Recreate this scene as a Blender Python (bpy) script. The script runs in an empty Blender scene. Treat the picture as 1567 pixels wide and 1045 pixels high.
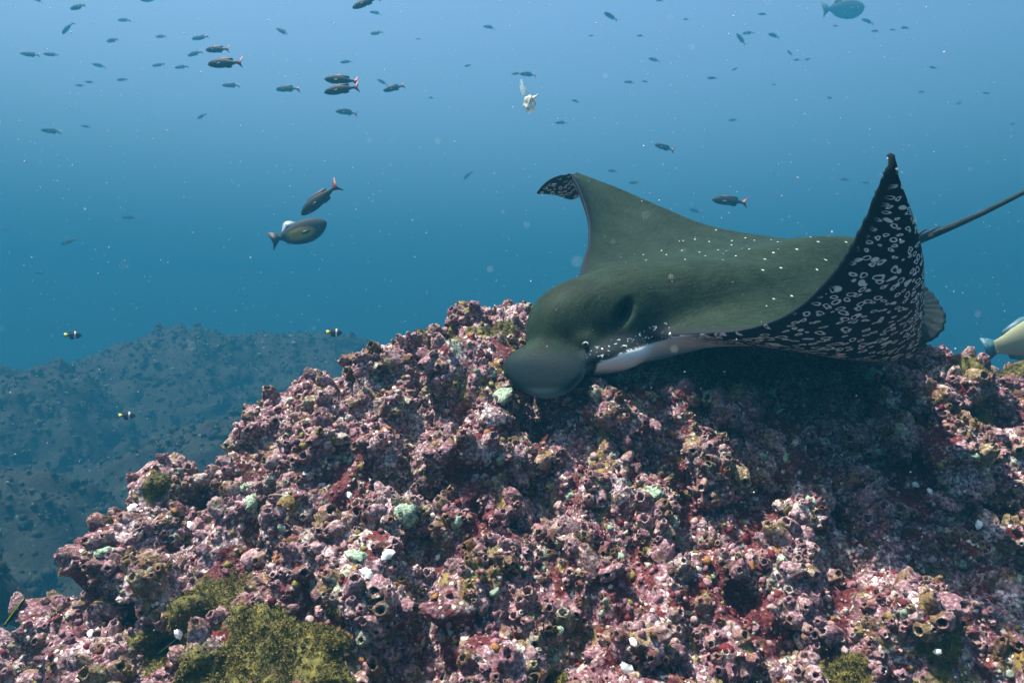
import bpy, bmesh, math, random
import numpy as np
from mathutils import Vector, Matrix
from mathutils.bvhtree import BVHTree
random.seed(7); RNG = np.random.default_rng(7)
SC = bpy.context.scene; COL = SC.collection

# ------------------------------------------------------------------ camera, sky, sun, exposure
FPX, CXP, CYP = 1119.0, 783.5, 522.5            # focal length and centre in photo pixels (1567 x 1045)
cd = bpy.data.cameras.new('camera'); cam = bpy.data.objects.new('camera', cd); COL.objects.link(cam)
cam.location = (0, 0, 0); cam.rotation_euler = (math.pi / 2, 0, 0)
cd.sensor_width = 36; cd.lens = 36 * FPX / 1567; cd.clip_start = 0.02; cd.clip_end = 500
cd.dof.use_dof = True; cd.dof.focus_distance = 1.6; cd.dof.aperture_fstop = 9
SC.camera = cam
SUN_EL, SUN_AZ = 67, -92                         # azimuth measured from +Y (into the picture) towards +X
w = bpy.data.worlds.new('World'); SC.world = w; w.use_nodes = True
nt = w.node_tree; sky = nt.nodes.new('ShaderNodeTexSky'); sky.sky_type = 'NISHITA'; sky.sun_disc = False; sky.dust_density = 2.8; sky.ozone_density = .3
sky.sun_elevation = math.radians(SUN_EL); sky.sun_rotation = math.radians(SUN_AZ)
bg = nt.nodes['Background']; bg.inputs[1].default_value = 0.11; nt.links.new(sky.outputs[0], bg.inputs[0])
sl = bpy.data.lights.new('sun', 'SUN'); sl.energy = 5.0; sl.angle = math.radians(1.5); sl.color = (1, .94, .85)
sun = bpy.data.objects.new('sun', sl); COL.objects.link(sun); sun.location = (0, 0, 8)
sd = Vector((math.sin(math.radians(SUN_AZ)) * math.cos(math.radians(SUN_EL)), math.cos(math.radians(SUN_AZ)) * math.cos(math.radians(SUN_EL)), math.sin(math.radians(SUN_EL))))
sun.rotation_euler = sd.to_track_quat('Z', 'Y').to_euler()
vs = SC.view_settings; vs.view_transform = 'Standard'; vs.look = 'None'; vs.exposure = 2.35; vs.gamma = 1; vs.use_curve_mapping = False
cy = SC.cycles; cy.use_denoising = True; cy.max_bounces = 5; cy.diffuse_bounces = 1; cy.glossy_bounces = 1; cy.volume_bounces = 1; cy.transparent_max_bounces = 6
try: cy.denoiser = 'OPENIMAGEDENOISE'
except Exception: pass

# ------------------------------------------------------------------ helpers
def at(px, py, Y): return np.array([(px - CXP) * Y / FPX, Y, -(py - CYP) * Y / FPX])
def ray(px, py): return Vector(at(px, py, 1.0)).normalized()
PERM = np.random.default_rng(3).permutation(256); PERM = np.concatenate([PERM, PERM, PERM])
G3 = np.random.default_rng(4).normal(size=(256, 3)); G3 /= np.linalg.norm(G3, axis=1)[:, None]
def noise(p):
    p = np.asarray(p, float); i = np.floor(p).astype(int); f = p - i; u = f * f * f * (f * (f * 6 - 15) + 10); i &= 255
    r = 0
    for dx in (0, 1):
        wx = u[:, 0] if dx else 1 - u[:, 0]
        for dy in (0, 1):
            wy = u[:, 1] if dy else 1 - u[:, 1]
            for dz in (0, 1):
                wz = u[:, 2] if dz else 1 - u[:, 2]
                h = PERM[PERM[PERM[(i[:, 0] + dx) & 255] + ((i[:, 1] + dy) & 255)] + ((i[:, 2] + dz) & 255)]
                r = r + wx * wy * wz * (G3[h] * (f - np.array([dx, dy, dz]))).sum(1)
    return r * 1.6
def fbm(p, o=4, g=.5):
    r = 0; a = 1
    for k in range(o): r = r + a * noise(p * 2 ** k + k * 17.3); a *= g
    return r
def mesh_np(name, V, Fc, mat=None, smooth=True):
    me = bpy.data.meshes.new(name); V = np.asarray(V, np.float32); Fc = np.asarray(Fc, np.int32); k = Fc.shape[1]
    me.vertices.add(len(V)); me.vertices.foreach_set('co', V.ravel())
    me.loops.add(Fc.size); me.loops.foreach_set('vertex_index', Fc.ravel())
    me.polygons.add(len(Fc)); me.polygons.foreach_set('loop_start', np.arange(0, Fc.size, k, dtype=np.int32))
    me.polygons.foreach_set('use_smooth', np.full(len(Fc), smooth)); me.update(calc_edges=True)
    if mat: me.materials.append(mat)
    return me
def link(name, me, parent=None):
    o = bpy.data.objects.new(name, me); COL.objects.link(o)
    if parent: o.parent = parent
    return o
def tag(o, label=None, cat=None, group=None, kind=None):
    if label: o['label'] = label
    if cat: o['category'] = cat
    if group: o['group'] = group
    if kind: o['kind'] = kind
    return o
def empty(name, loc=(0, 0, 0)):
    o = bpy.data.objects.new(name, None); o.empty_display_size = .05; COL.objects.link(o); o.location = loc; return o
def grid_faces(nu, nv, closed_u=False):
    i, j = np.meshgrid(np.arange(nu if closed_u else nu - 1), np.arange(nv - 1), indexing='ij'); i2 = (i + 1) % nu
    return np.stack([i * nv + j, i2 * nv + j, i2 * nv + j + 1, i * nv + j + 1], -1).reshape(-1, 4)
def verts_of(me):
    a = np.empty(len(me.vertices) * 3, np.float32); me.vertices.foreach_get('co', a); return a.reshape(-1, 3).astype(float)
def normals_of(me):
    a = np.empty(len(me.vertices) * 3, np.float32); me.vertices.foreach_get('normal', a); return a.reshape(-1, 3).astype(float)
def faces_of(me, k):
    a = np.empty(len(me.loops), np.int32); me.loops.foreach_get('vertex_index', a); return a.reshape(-1, k)
def unit(v): v = np.asarray(v, float); return v / np.linalg.norm(v)
def frames(n, spin):                               # rotation matrices whose local z is n, spun by an angle
    n = n / np.linalg.norm(n, axis=1)[:, None]; a = np.where(np.abs(n[:, :1]) > .8, [[0, 1, 0]], [[1, 0, 0]])
    t = np.cross(n, a); t /= np.linalg.norm(t, axis=1)[:, None]; b = np.cross(n, t); c, s = np.cos(spin)[:, None], np.sin(spin)[:, None]
    return np.stack([t * c + b * s, b * c - t * s, n], -1)
def scatter(name, protos, pos, R, scl, which, mat, parent):
    VV, FF, off = [], [], 0                        # many small pieces joined into one mesh, protos share a face size
    for k, (pv, pf) in enumerate(protos):
        m = which == k
        if not m.any(): continue
        S = scl[m] if scl.ndim == 2 else np.repeat(scl[m][:, None], 3, 1)
        v = np.einsum('nij,nkj->nki', R[m], pv[None] * S[:, None, :]) + pos[m][:, None, :]
        n = m.sum(); f = pf[None] + (np.arange(n) * len(pv))[:, None, None] + off
        VV.append(v.reshape(-1, 3)); FF.append(f.reshape(-1, pf.shape[1])); off += n * len(pv)
    o = link(name, mesh_np(name, np.concatenate(VV), np.concatenate(FF), mat), parent); o['kind'] = 'stuff'; return o

# ------------------------------------------------------------------ material helpers
class NT:
    def __init__(s, name):
        s.m = bpy.data.materials.new(name); s.m.use_nodes = True; s.t = s.m.node_tree; s.b = s.t.nodes['Principled BSDF']
        s.b.inputs['Roughness'].default_value = .75; s.b.inputs['Specular IOR Level'].default_value = .25
    def n(s, typ, **kw):
        x = s.t.nodes.new(typ)
        for k, v in kw.items():
            if k in x.inputs: s.put(x.inputs[k], v)
            else: setattr(x, k, v)
        return x
    def put(s, sock, v):
        if hasattr(v, 'is_output'): s.t.links.new(v, sock)
        else: sock.default_value = v
    def noise(s, vec, scale, detail=3, rough=.55, dist=0): return s.n('ShaderNodeTexNoise', Vector=vec, Scale=scale, Detail=detail, Roughness=rough, Distortion=dist).outputs['Fac']
    def vor(s, vec, scale, out='Distance', feature='F1', rnd=1.0, dim='3D'): return s.n('ShaderNodeTexVoronoi', voronoi_dimensions=dim, feature=feature, Vector=vec, Scale=scale, Randomness=rnd).outputs[out]
    def math(s, op, a, b=0.0, c=0.0, clamp=False):
        x = s.n('ShaderNodeMath', operation=op, use_clamp=clamp)
        for i, v in enumerate((a, b, c)): s.put(x.inputs[i], v)
        return x.outputs[0]
    def ss(s, x, lo, hi, a=0.0, b=1.0):
        y = s.n('ShaderNodeMapRange', interpolation_type='SMOOTHSTEP'); s.put(y.inputs['Value'], x)
        for k, v in (('From Min', lo), ('From Max', hi), ('To Min', a), ('To Max', b)): s.put(y.inputs[k], v)
        return y.outputs[0]
    def mix(s, f, a, b, mode='MIX'):
        x = s.n('ShaderNodeMix', data_type='RGBA', blend_type=mode); s.put(x.inputs['Factor'], f)
        for k, v in ((6, a), (7, b)): s.put(x.inputs[k], (*v, 1) if isinstance(v, tuple) and len(v) == 3 else v)
        return x.outputs[2]
    def ramp(s, f, stops, interp='LINEAR'):
        x = s.n('ShaderNodeValToRGB'); x.color_ramp.interpolation = interp; e = x.color_ramp.elements
        while len(e) > 1: e.remove(e[0])
        e[0].position = stops[0][0]; e[0].color = (*stops[0][1], 1)
        for p, c in stops[1:]: q = e.new(p); q.color = (*c, 1)
        s.put(x.inputs[0], f); return x.outputs[0]
    def attr(s, name, out='Fac'): return s.n('ShaderNodeAttribute', attribute_name=name).outputs[out]
    def pos(s): return s.n('ShaderNodeNewGeometry').outputs['Position']
    def obj(s): return s.n('ShaderNodeTexCoord').outputs['Object']
    def bump(s, h, strength=.5, dist=.003):
        x = s.n('ShaderNodeBump', Height=h, Strength=strength, Distance=dist); s.t.links.new(x.outputs[0], s.b.inputs['Normal'])
    def col(s, c): s.put(s.b.inputs['Base Color'], (*c, 1) if isinstance(c, tuple) and len(c) == 3 else c); return s.m
def plain(name, c, rough=.6, spec=.3):
    t = NT(name); t.b.inputs['Roughness'].default_value = rough; t.b.inputs['Specular IOR Level'].default_value = spec
    v = t.noise(t.obj(), 40, 3); return t.col(t.mix(t.ss(v, .3, .7), tuple(x * .75 for x in c), tuple(min(1, x * 1.2) for x in c)))

# encrusted rock: coralline pink, dark red crust, pale flecks, olive and mint algae, brown film
def crust_color(t, p, hue_shift=None):
    big = t.noise(p, 5, 3); mid = t.noise(p, 22, 4, .6); fine = t.noise(p, 130, 4, .7); fl = t.vor(p, 170, 'Color')
    pink = t.ramp(fine, [(.26, (.018, .010, .011)), (.42, (.115, .050, .062)), (.55, (.255, .125, .148)), (.68, (.58, .45, .45))])
    pale = t.ramp(fine, [(.30, (.040, .026, .028)), (.47, (.25, .160, .178)), (.62, (.70, .62, .60))])
    c = t.mix(t.ss(t.noise(p, 9, 3), .42, .62), pink, pale)
    c = t.mix(t.ss(mid, .535, .60), c, (0.107, 0.008, 0.011))                                   # dark red crust
    c = t.mix(t.math('MULTIPLY', t.ss(t.noise(p, 31, 5, .7, .4), .535, .62), .85), c, (0.054, 0.027, 0.014))   # brown film
    ol = t.math('MULTIPLY', t.ss(t.noise(p, 14, 3), .535, .64), t.ss(fine, .40, .55))
    c = t.mix(ol, c, (0.214, 0.173, 0.028))                                                     # olive-yellow film
    mi = t.math('MULTIPLY', t.ss(t.noise(p, 19, 3, .5, .8), .63, .69), t.ss(t.noise(p, 95, 3), .42, .55))
    c = t.mix(mi, c, (0.286, 0.372, 0.256))                                                      # mint algae
    sep = t.n('ShaderNodeSeparateColor'); t.put(sep.inputs[0], fl)
    c = t.mix(t.math('MULTIPLY', t.ss(sep.outputs[0], .93, .95), .8), c, (.75, .72, .60))  # shell grit
    c = t.mix(t.math('MULTIPLY', t.ss(sep.outputs[1], .80, .84), .55), c, (.05, .015, .02))
    return c, fine, mid
def m_rock():
    t = NT('encrusted_rock'); p = t.pos(); c, fine, mid = crust_color(t, p)
    c = t.mix(t.ss(t.attr('crimson'), .25, .55), c, t.ramp(fine, [(.3, (.018, .004, .005)), (.48, (.075, .010, .013)), (.60, (.13, .028, .032)), (.70, (.38, .26, .26))])); mo = t.attr('moss'); mg = t.noise(p, 60, 4, .65)
    moss = t.ramp(mg, [(.3, (.022, .022, .005)), (.5, (.075, .070, .012)), (.68, (.17, .15, .03))])
    c = t.mix(t.ss(mo, .35, .6), c, moss)
    t.b.inputs['Roughness'].default_value = .7
    t.bump(t.math('ADD', fine, t.math('MULTIPLY', t.vor(p, 90), .8)), .9, .006); return t.col(c)
def m_barnacle():
    t = NT('coralline_barnacle'); p = t.pos(); c, fine, mid = crust_color(t, p)
    g = t.n('ShaderNodeNewGeometry'); oi = t.n('ShaderNodeObjectInfo')
    r = t.math('FRACT', t.math('ADD', g.outputs['Random Per Island'], t.math('MULTIPLY', oi.outputs['Random'], 7.31)))
    own = t.ramp(r, [(0, (0.212, 0.101, 0.125)), (.16, (0.274, 0.145, 0.163)), (.32, (0.163, 0.072, 0.092)), (.45, (0.324, 0.189, 0.195)), (.6, (0.225, 0.095, 0.108)), (.72, (0.281, 0.167, 0.142)), (.82, (0.119, 0.017, 0.021)), (.87, (0.206, 0.167, 0.055)), (.92, (0.262, 0.312, 0.228)), (.955, (0.450, 0.378, 0.326))], 'CONSTANT')
    own = t.mix(t.math('MULTIPLY', t.ss(mid, .47, .60), .8), own, t.mix(t.ss(t.noise(p, 17, 3), .42, .55), (.045, .026, .017), (.12, .105, .022))); own = t.mix(1, own, t.ramp(fine, [(.28, (.22, .2, .22)), (.5, (.9, .88, .9)), (.68, (1.9, 2.0, 1.95))]), 'MULTIPLY')
    c = t.mix(.62, c, own)
    t.bump(t.math('ADD', fine, t.math('MULTIPLY', t.vor(p, 120), .6)), .9, .005); return t.col(c)
def m_random(name, stops, rough=.75, scale=160):
    t = NT(name); g = t.n('ShaderNodeNewGeometry'); t.b.inputs['Roughness'].default_value = rough
    c = t.ramp(g.outputs['Random Per Island'], stops, 'CONSTANT'); f = t.noise(t.pos(), scale, 3)
    c = t.mix(1, c, t.ramp(f, [(.3, (.5, .5, .5)), (.7, (1.4, 1.4, 1.4))]), 'MULTIPLY'); t.bump(f, .6, .003); return t.col(c)
M_ROCK = m_rock(); M_BARN = m_barnacle(); M_HOLE = plain('barnacle_mouth', (.018, .012, .014), .8, .1)
M_NOD = m_random('coralline_nodule', [(0, (0.218, 0.103, 0.123)), (.2, (0.285, 0.164, 0.171)), (.38, (0.142, 0.057, 0.068)), (.5, (0.360, 0.256, 0.244)), (.6, (0.110, 0.013, 0.017)), (.72, (0.054, 0.030, 0.020)), (.8, (0.164, 0.138, 0.030)), (.87, (0.207, 0.277, 0.196)), (.92, (0.410, 0.368, 0.304)), (.96, (0.230, 0.103, 0.030))])
M_TURF = m_random('algae_turf', [(0, (0.050, 0.048, 0.009)), (.25, (0.092, 0.081, 0.014)), (.5, (0.143, 0.118, 0.022)), (.75, (0.202, 0.155, 0.032)), (.93, (0.294, 0.243, 0.086))], .8, 60)
M_SHELL = plain('bleached_shell', (.80, .84, .80), .45, .4); M_MINT = None

t = NT('mint_sponge'); p = t.pos(); f = t.noise(p, 150, 4, .7); g = t.noise(p, 48, 4, .65)
c = t.ramp(f, [(.3, (.06, .10, .06)), (.48, (.28, .42, .27)), (.62, (.52, .66, .50)), (.75, (.8, .86, .74))]); c = t.mix(t.ss(g, .52, .60), c, (.16, .09, .08)); t.bump(t.math('ADD', f, g), 1.0, .008); M_MINT = t.col(c)
# ------------------------------------------------------------------ seabed: one sheet with the far reef mounds
MOUNDS = [(at(290, 520, 14.), 2.8, 3.0), (at(470, 522, 15.), 3.2, 3.0), (at(30, 575, 10.8), 1.8, 2.0), (at(-200, 585, 11.), 2.6, 2.4), (at(330, 655, 8.6), 1.5, 1.3),
          (at(20, 745, 6.6), 1.3, 1.0), (at(-260, 760, 3.6), .9, .8), (at(60, 1000, 3.8), 1.0, .8), (at(1500, 640, 9.), 2.5, 2.0), (at(-700, 470, 8), 3, 2.5), (at(2300, 560, 6), 2, 1.8)]
def seabed_z(x, y):
    z = np.full_like(x, -2.2)
    for c, rx, ry in MOUNDS:
        g = np.exp(-(((x - c[0]) / rx) ** 2 + ((y - c[1]) / ry) ** 2) ** 1.3); z = np.maximum(z, -2.2 + (c[2] + 2.2) * g) + .05 * g
    return z
def axis(lo, hi, a, b, fine, coarse):
    return np.concatenate([np.arange(lo, a, coarse), np.arange(a, b, fine), np.arange(b, hi + coarse, coarse)])
ax_, ay_ = axis(-60, 60, -12, 3, .05, 1.4), axis(-40, 75, 1.2, 17.5, .05, 1.4)
gx, gy = np.meshgrid(ax_, ay_, indexing='ij'); x, y = gx.ravel(), gy.ravel(); z = seabed_z(x, y)
P = np.c_[x, y, z]
d = .22 * fbm(P * 1.1, 3) + .13 * (np.abs(noise(P * 2.9)) - .3) + .10 * np.abs(noise(P * 6.1)) + .09 * np.abs(noise(P * 9.7)) + .012 * RNG.normal(size=len(P)) * (np.abs(P[:, 0] + 4.5) < 7.4) * (P[:, 1] < 17) * (P[:, 1] > 1.3); P[:, 2] += d; P[:, 0] += .12 * noise(P * 3.3 + 40); P[:, 1] += .08 * noise(P * 3.1 + 90)
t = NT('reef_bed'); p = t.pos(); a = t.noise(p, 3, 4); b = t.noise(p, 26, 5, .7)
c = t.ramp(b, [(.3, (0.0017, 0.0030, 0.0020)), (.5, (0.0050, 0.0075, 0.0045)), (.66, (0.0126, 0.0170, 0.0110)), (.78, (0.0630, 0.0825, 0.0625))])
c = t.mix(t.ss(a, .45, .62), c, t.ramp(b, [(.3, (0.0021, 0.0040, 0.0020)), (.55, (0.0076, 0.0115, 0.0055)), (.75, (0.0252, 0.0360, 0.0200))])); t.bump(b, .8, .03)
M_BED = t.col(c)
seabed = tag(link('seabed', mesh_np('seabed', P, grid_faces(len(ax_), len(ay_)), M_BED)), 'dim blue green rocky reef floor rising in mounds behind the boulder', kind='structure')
bedV, bedN = P, normals_of(seabed.data)

# ------------------------------------------------------------------ the boulder the ray feeds on
HX = np.array([-3.2, -2.2, -1.6, -1.5, -1.44, -1.38, -1.32, -1.26, -1.2, -1.14, -1.08, -1.02, -0.96, -0.9, -0.84, -0.78, -0.72, -0.66, -0.6, -0.54, -0.48, -0.42, -0.36, -0.3, -0.24, -0.18, -0.12, -0.06, 0.0, 0.06, 0.12, 0.18, 0.24, 0.3, 0.36, 0.42, 0.48, 0.54, 0.6, 0.66, 0.72, 0.78, 0.84, 0.9, 0.96, 1.02, 1.08, 1.14, 1.2, 1.26, 1.32, 1.38, 1.44, 1.5, 1.56, 1.62, 1.8, 2.6, 3.4])
HZ = np.array([-2.298, -1.598, -1.007, -0.92, -0.875, -0.849, -0.829, -0.808, -0.829, -0.828, -0.647, -0.608, -0.648, -0.538, -0.316, -0.357, -0.338, -0.361, -0.245, -0.152, -0.123, -0.073, -0.044, 0.011, -0.029, -0.079, 0.009, 0.132, 0.058, 0.022, 0.045, 0.067, 0.058, 0.037, 0.017, 0.023, 0.029, 0.036, 0.035, 0.009, -0.007, -0.015, 0.044, 0.032, 0.015, -0.001, -0.002, -0.017, -0.116, -0.095, -0.087, -0.1, -0.108, -0.104, -0.103, -0.1, -0.121, -0.501, -1.401])
def boulder_z(x, y):
    h = (np.interp(x - .03, HX, HZ) + np.interp(x + .03, HX, HZ)) / 2; yc = np.interp(x, [-3, -1.3, -.7, 0, 1, 2.5], [1.5, 1.62, 1.78, 1.92, 2.0, 2.0])
    dy = yc - y; fr = np.sqrt(np.maximum(dy, 0) ** 2 + .12 ** 2) - .12; bk = np.sqrt(np.maximum(-dy, 0) ** 2 + .25 ** 2) - .25
    return h - .93 * fr - 1.15 * bk
bx, by = axis(-3.2, 3.4, -1.6, 1.75, .0056, .05), axis(.25, 4.0, .72, 2.25, .0056, .05)
gx, gy = np.meshgrid(bx, by, indexing='ij'); x, y = gx.ravel(), gy.ravel(); z = boulder_z(x, y); P = np.c_[x, y, z]
def grid_normals(P, nu, nv):
    Q = P.reshape(nu, nv, 3); n = np.cross(np.gradient(Q, axis=0), np.gradient(Q, axis=1)).reshape(-1, 3); return n / np.linalg.norm(n, axis=1)[:, None]
N = grid_normals(P, len(bx), len(by))
lump = .055 * fbm(P * 3.1 + 5, 2) + .038 * np.clip(fbm(P * 7.3 + 11, 2) * 1.6, -.8, 1)
P1 = P + N * lump[:, None]
clump = noise(P1 * 10.5 + 3); knob = np.clip(clump * 2.2 + .2, 0, 1)              # proud barnacle clumps with undercut lower lips
N1 = grid_normals(P1, len(bx), len(by)); dirn = N1 * .8 + np.array([-.05, -.35, -.15])
P2 = P1 + dirn * (.036 * knob * knob * (3 - 2 * knob))[:, None] + N1 * (.016 * np.abs(noise(P1 * 27)) - .040 * np.clip(noise(P1 * 8.1 + 77) * 2.6 - .45, 0, 1))[:, None]
P2 += N1 * (.007 * noise(P2 * 62) + .0045 * noise(P2 * 130))[:, None]
crim = np.clip(noise(P1 * 6.3 + 140) * 3.2 + noise(P1 * 30 + 7) * 1.3 + noise(P1 * 75 + 3) * .8 - .55, 0, 1) * (1 - .7 * knob)     # flat crimson crust, few barnacles
boulder = link('boulder', mesh_np('boulder', P2, grid_faces(len(bx), len(by)), M_ROCK))
tag(boulder, 'large pink and purple boulder crusted with barnacles beneath the ray', 'boulder')
BV, BN = P2, normals_of(boulder.data)
bvh_b = BVHTree.FromPolygons([tuple(v) for v in BV[:, :]], faces_of(boulder.data, 4).tolist())
def on_boulder(px, py):
    h, n, i, dd = bvh_b.ray_cast(Vector((0, 0, 0)), ray(px, py)); return (np.array(h), np.array(n)) if h else (None, None)
# moss areas (their own outline on the rock)
MOSS = [(300, 950, .13), (380, 1010, .15), (470, 1000, .11), (240, 1010, .09), (520, 1035, .08), (1500, 640, .075), (1475, 640, .05), (1480, 560, .06), (1555, 560, .07), (735, 512, .075), (775, 505, .05), (700, 520, .04), (1520, 575, .05), (640, 508, .045), (235, 745, .05), (340, 690, .04), (800, 590, .03), (1290, 1030, .06), (1450, 1010, .07), (860, 1040, .03)]
moss = np.zeros(len(BV))
wob = noise(BV * 14 + 31) * .55 + noise(BV * 45 + 9) * .3
for px, py, r in MOSS:
    h, n = on_boulder(px, py)
    if h is None: h, n = on_boulder(px, py + 25)
    if h is None: continue
    dd = np.linalg.norm(BV - h, axis=1) / r; moss = np.maximum(moss, np.clip(1.15 - dd + wob * .8, 0, 1) * (dd < 1.6))
at_ = boulder.data.attributes.new('moss', 'FLOAT', 'POINT'); at_.data.foreach_set('value', moss.astype(np.float32))

at_ = boulder.data.attributes.new('crimson', 'FLOAT', 'POINT'); at_.data.foreach_set('value', crim.astype(np.float32))
# barnacles -------------------------------------------------------
def barnacle_mesh(seed, ns=16):
    r = np.random.default_rng(seed); a = np.arange(ns) * 2 * np.pi / ns + r.normal(0, .06, ns)
    prof = [(1.12, -.5), (1.08, -.05), (1.0, .25), (.88, .55), (.70, .85), (.52, 1.02), (.42, 1.03), (.35, .88), (.30, .6), (.22, .42)]
    ecc = r.uniform(.78, 1.0); lean = r.normal(0, .22, 2); tall = r.uniform(.75, 1.25); V = []
    rid = 1 + .10 * np.cos(a * r.integers(4, 7) + r.uniform(0, 6)) + r.normal(0, .05, ns); jag = r.normal(0, .07, ns); ap = r.uniform(.75, 1.25)
    for k, (q, h) in enumerate(prof):
        f = 1 + (rid - 1) * (1.2 if k < 5 else .7); qq = q * (ap if k > 4 else 1); hh = h * tall + (jag if 4 <= k <= 7 else 0) * (1 if k != 4 else .4)
        V.append(np.c_[np.cos(a) * qq * f + lean[0] * h, np.sin(a) * qq * f * ecc + lean[1] * h, np.ones(ns) * hh])
    V = np.stack(V, 1).reshape(-1, 3); V += .05 * np.c_[noise(V * 3 + seed), noise(V * 3 + seed + 50), noise(V * 3 + seed + 99)] + .03 * r.normal(size=V.shape) * (np.arange(len(V)) % len(prof) < 7)[:, None]
    nv = len(prof); V = np.r_[V, [[lean[0] * .4, lean[1] * .4, .36 * tall]]]
    Fq = grid_faces(ns, nv, True); c = len(V) - 1
    cap = np.array([[i * nv + nv - 1, ((i + 1) % ns) * nv + nv - 1, c, c] for i in range(ns)]); return V, Fq, cap
PROTO = []; BM = []
for s in range(10):
    V, Fq, cap = barnacle_mesh(s + 20); T = np.r_[Fq[:, [0, 1, 2]], Fq[:, [0, 2, 3]], cap[:, :3]]; PROTO.append((V, T))
    me = mesh_np('barnacle', V, T, M_BARN); me.materials.append(M_HOLE)
    mi = np.zeros(len(T), np.int32); mi[-len(cap):] = 1; me.polygons.foreach_set('material_index', mi); BM.append(me)
def pick(weight, rad_fn, n_try, gap, seed):
    r = np.random.default_rng(seed); ok = np.nonzero(weight > 0)[0]; pw = weight[ok] / weight[ok].sum()
    idx = r.choice(ok, n_try, p=pw); cell = {}; out = []; rad = rad_fn(idx, r); cs = .05
    for i, rr in zip(idx, rad):
        q = BV[i]; k = tuple((q // cs).astype(int)); good = True
        for dx in (-1, 0, 1):
            for dy in (-1, 0, 1):
                for dz in (-1, 0, 1):
                    for (p2, r2) in cell.get((k[0] + dx, k[1] + dy, k[2] + dz), ()):
                        if (q[0] - p2[0]) ** 2 + (q[1] - p2[1]) ** 2 + (q[2] - p2[2]) ** 2 < (gap * (rr + r2)) ** 2: good = False; break
                    if not good: break
                if not good: break
            if not good: break
        if good: cell.setdefault(k, []).append((q, rr)); out.append((i, rr))
    return np.array([o[0] for o in out]), np.array([o[1] for o in out])
vis = np.clip((-(BV * BN).sum(1) / np.linalg.norm(BV, axis=1)) * 3 + .6, .05, 1) * ((BV[:, 0] > -1.6) & (BV[:, 0] < 1.75) & (BV[:, 1] > .72) & (BV[:, 1] < 2.3) & (BV[:, 2] > -1.05))
wt = vis * np.clip(knob ** 1.5 + .22 * (noise(BV * 6 + 60) > .1), .015, 1) * (moss < .4) * (1 - .93 * crim)
bi, br = pick(wt, lambda i, r: (.0052 + .0140 * r.random(len(i)) ** 2.0) * (.75 + .4 * knob[i]), 22000, .62, 5)
bp = BV[bi]; bn = BN[bi] * 1.0 + np.array([-.22, -.30, .12]) + RNG.normal(0, .28, (len(bi), 3)); bn /= np.linalg.norm(bn, axis=1)[:, None]
bR = frames(bn, RNG.uniform(0, 6.28, len(bi))); bs = np.c_[br, br, br * RNG.uniform(.8, 1.5, len(bi))]; bk = RNG.integers(0, len(PROTO), len(bi))
px = CXP + FPX * bp[:, 0] / bp[:, 1]; py = CYP - FPX * bp[:, 2] / bp[:, 1]
size = br / bp[:, 1] * ((px > 5) & (px < 1562) & (py > 5) & (py < 1040)) * ((bp * BN[bi]).sum(1) < 0)
order = np.argsort(-size); single = []
for i in order:
    tip = Vector(bp[i] + bn[i] * br[i] * 1.3)
    h = bvh_b.ray_cast(Vector((0, 0, 0)), tip.normalized())
    if h[0] is None or h[3] > tip.length - br[i] * .6: single.append(i)
    if len(single) == 290: break
one = np.zeros(len(bi), bool); one[single] = True
for i in single:
    o = link('barnacle', BM[bk[i]], boulder); o.matrix_world = Matrix.Translation(bp[i]) @ Matrix(bR[i].tolist()).to_4x4() @ Matrix.Diagonal((*bs[i], 1))
scatter('barnacle_crust', PROTO, bp[~one], bR[~one], bs[~one], bk[~one], M_BARN, boulder)

# coralline nodules, turf, shells ----------------------------------
def ico(sub=1, seed=0, amp=.25):
    b = bmesh.new(); bmesh.ops.create_icosphere(b, subdivisions=sub, radius=1); V = np.array([v.co[:] for v in b.verts]); F_ = np.array([[v.index for v in f.verts] for f in b.faces]); b.free()
    return V * (1 + amp * noise(V * 1.7 + seed * 9.1)[:, None] * 1.6), F_
NOD = [ico(2 if k < 3 else 1, k, .45) for k in range(6)]
ni, nr = pick(vis * (moss < .5) * np.clip(.55 + noise(BV * 18 + 8), .1, 1) * (1 - .35 * crim), lambda i, r: .0016 + .0062 * r.random(len(i)) ** 2.6, 40000, .5, 9)
nn = BN[ni] + RNG.normal(0, .2, (len(ni), 3)); nR = frames(nn, RNG.uniform(0, 6.28, len(ni)))
scatter('coralline_nodules', NOD, BV[ni], nR, np.c_[nr * RNG.uniform(.8, 1.5, len(ni)), nr * RNG.uniform(.8, 1.5, len(ni)), nr * RNG.uniform(.5, 1.2, len(ni))], RNG.integers(0, 6, len(ni)), M_NOD, boulder)
BL = (np.array([[-.22, 0, 0], [.22, 0, 0], [.14, .12, .6], [-.10, .1, .55], [.02, .4, 1.0]]), np.array([[0, 1, 2], [0, 2, 3], [3, 2, 4]]))
mw = np.clip(moss - .32, 0, 1) * vis; ti = RNG.choice(len(BV), 90000, p=mw / mw.sum()); ts = RNG.uniform(.002, .0055, len(ti))
scatter('algae_turf', [BL], BV[ti] + RNG.normal(0, .002, (len(ti), 3)) - BN[ti] * .001, frames(BN[ti] + RNG.normal(0, .55, (len(ti), 3)), RNG.uniform(0, 6.28, len(ti))), np.c_[ts, ts, ts * RNG.uniform(.4, 1.1, len(ti))], np.zeros(len(ti), int), M_TURF, boulder)
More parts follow.
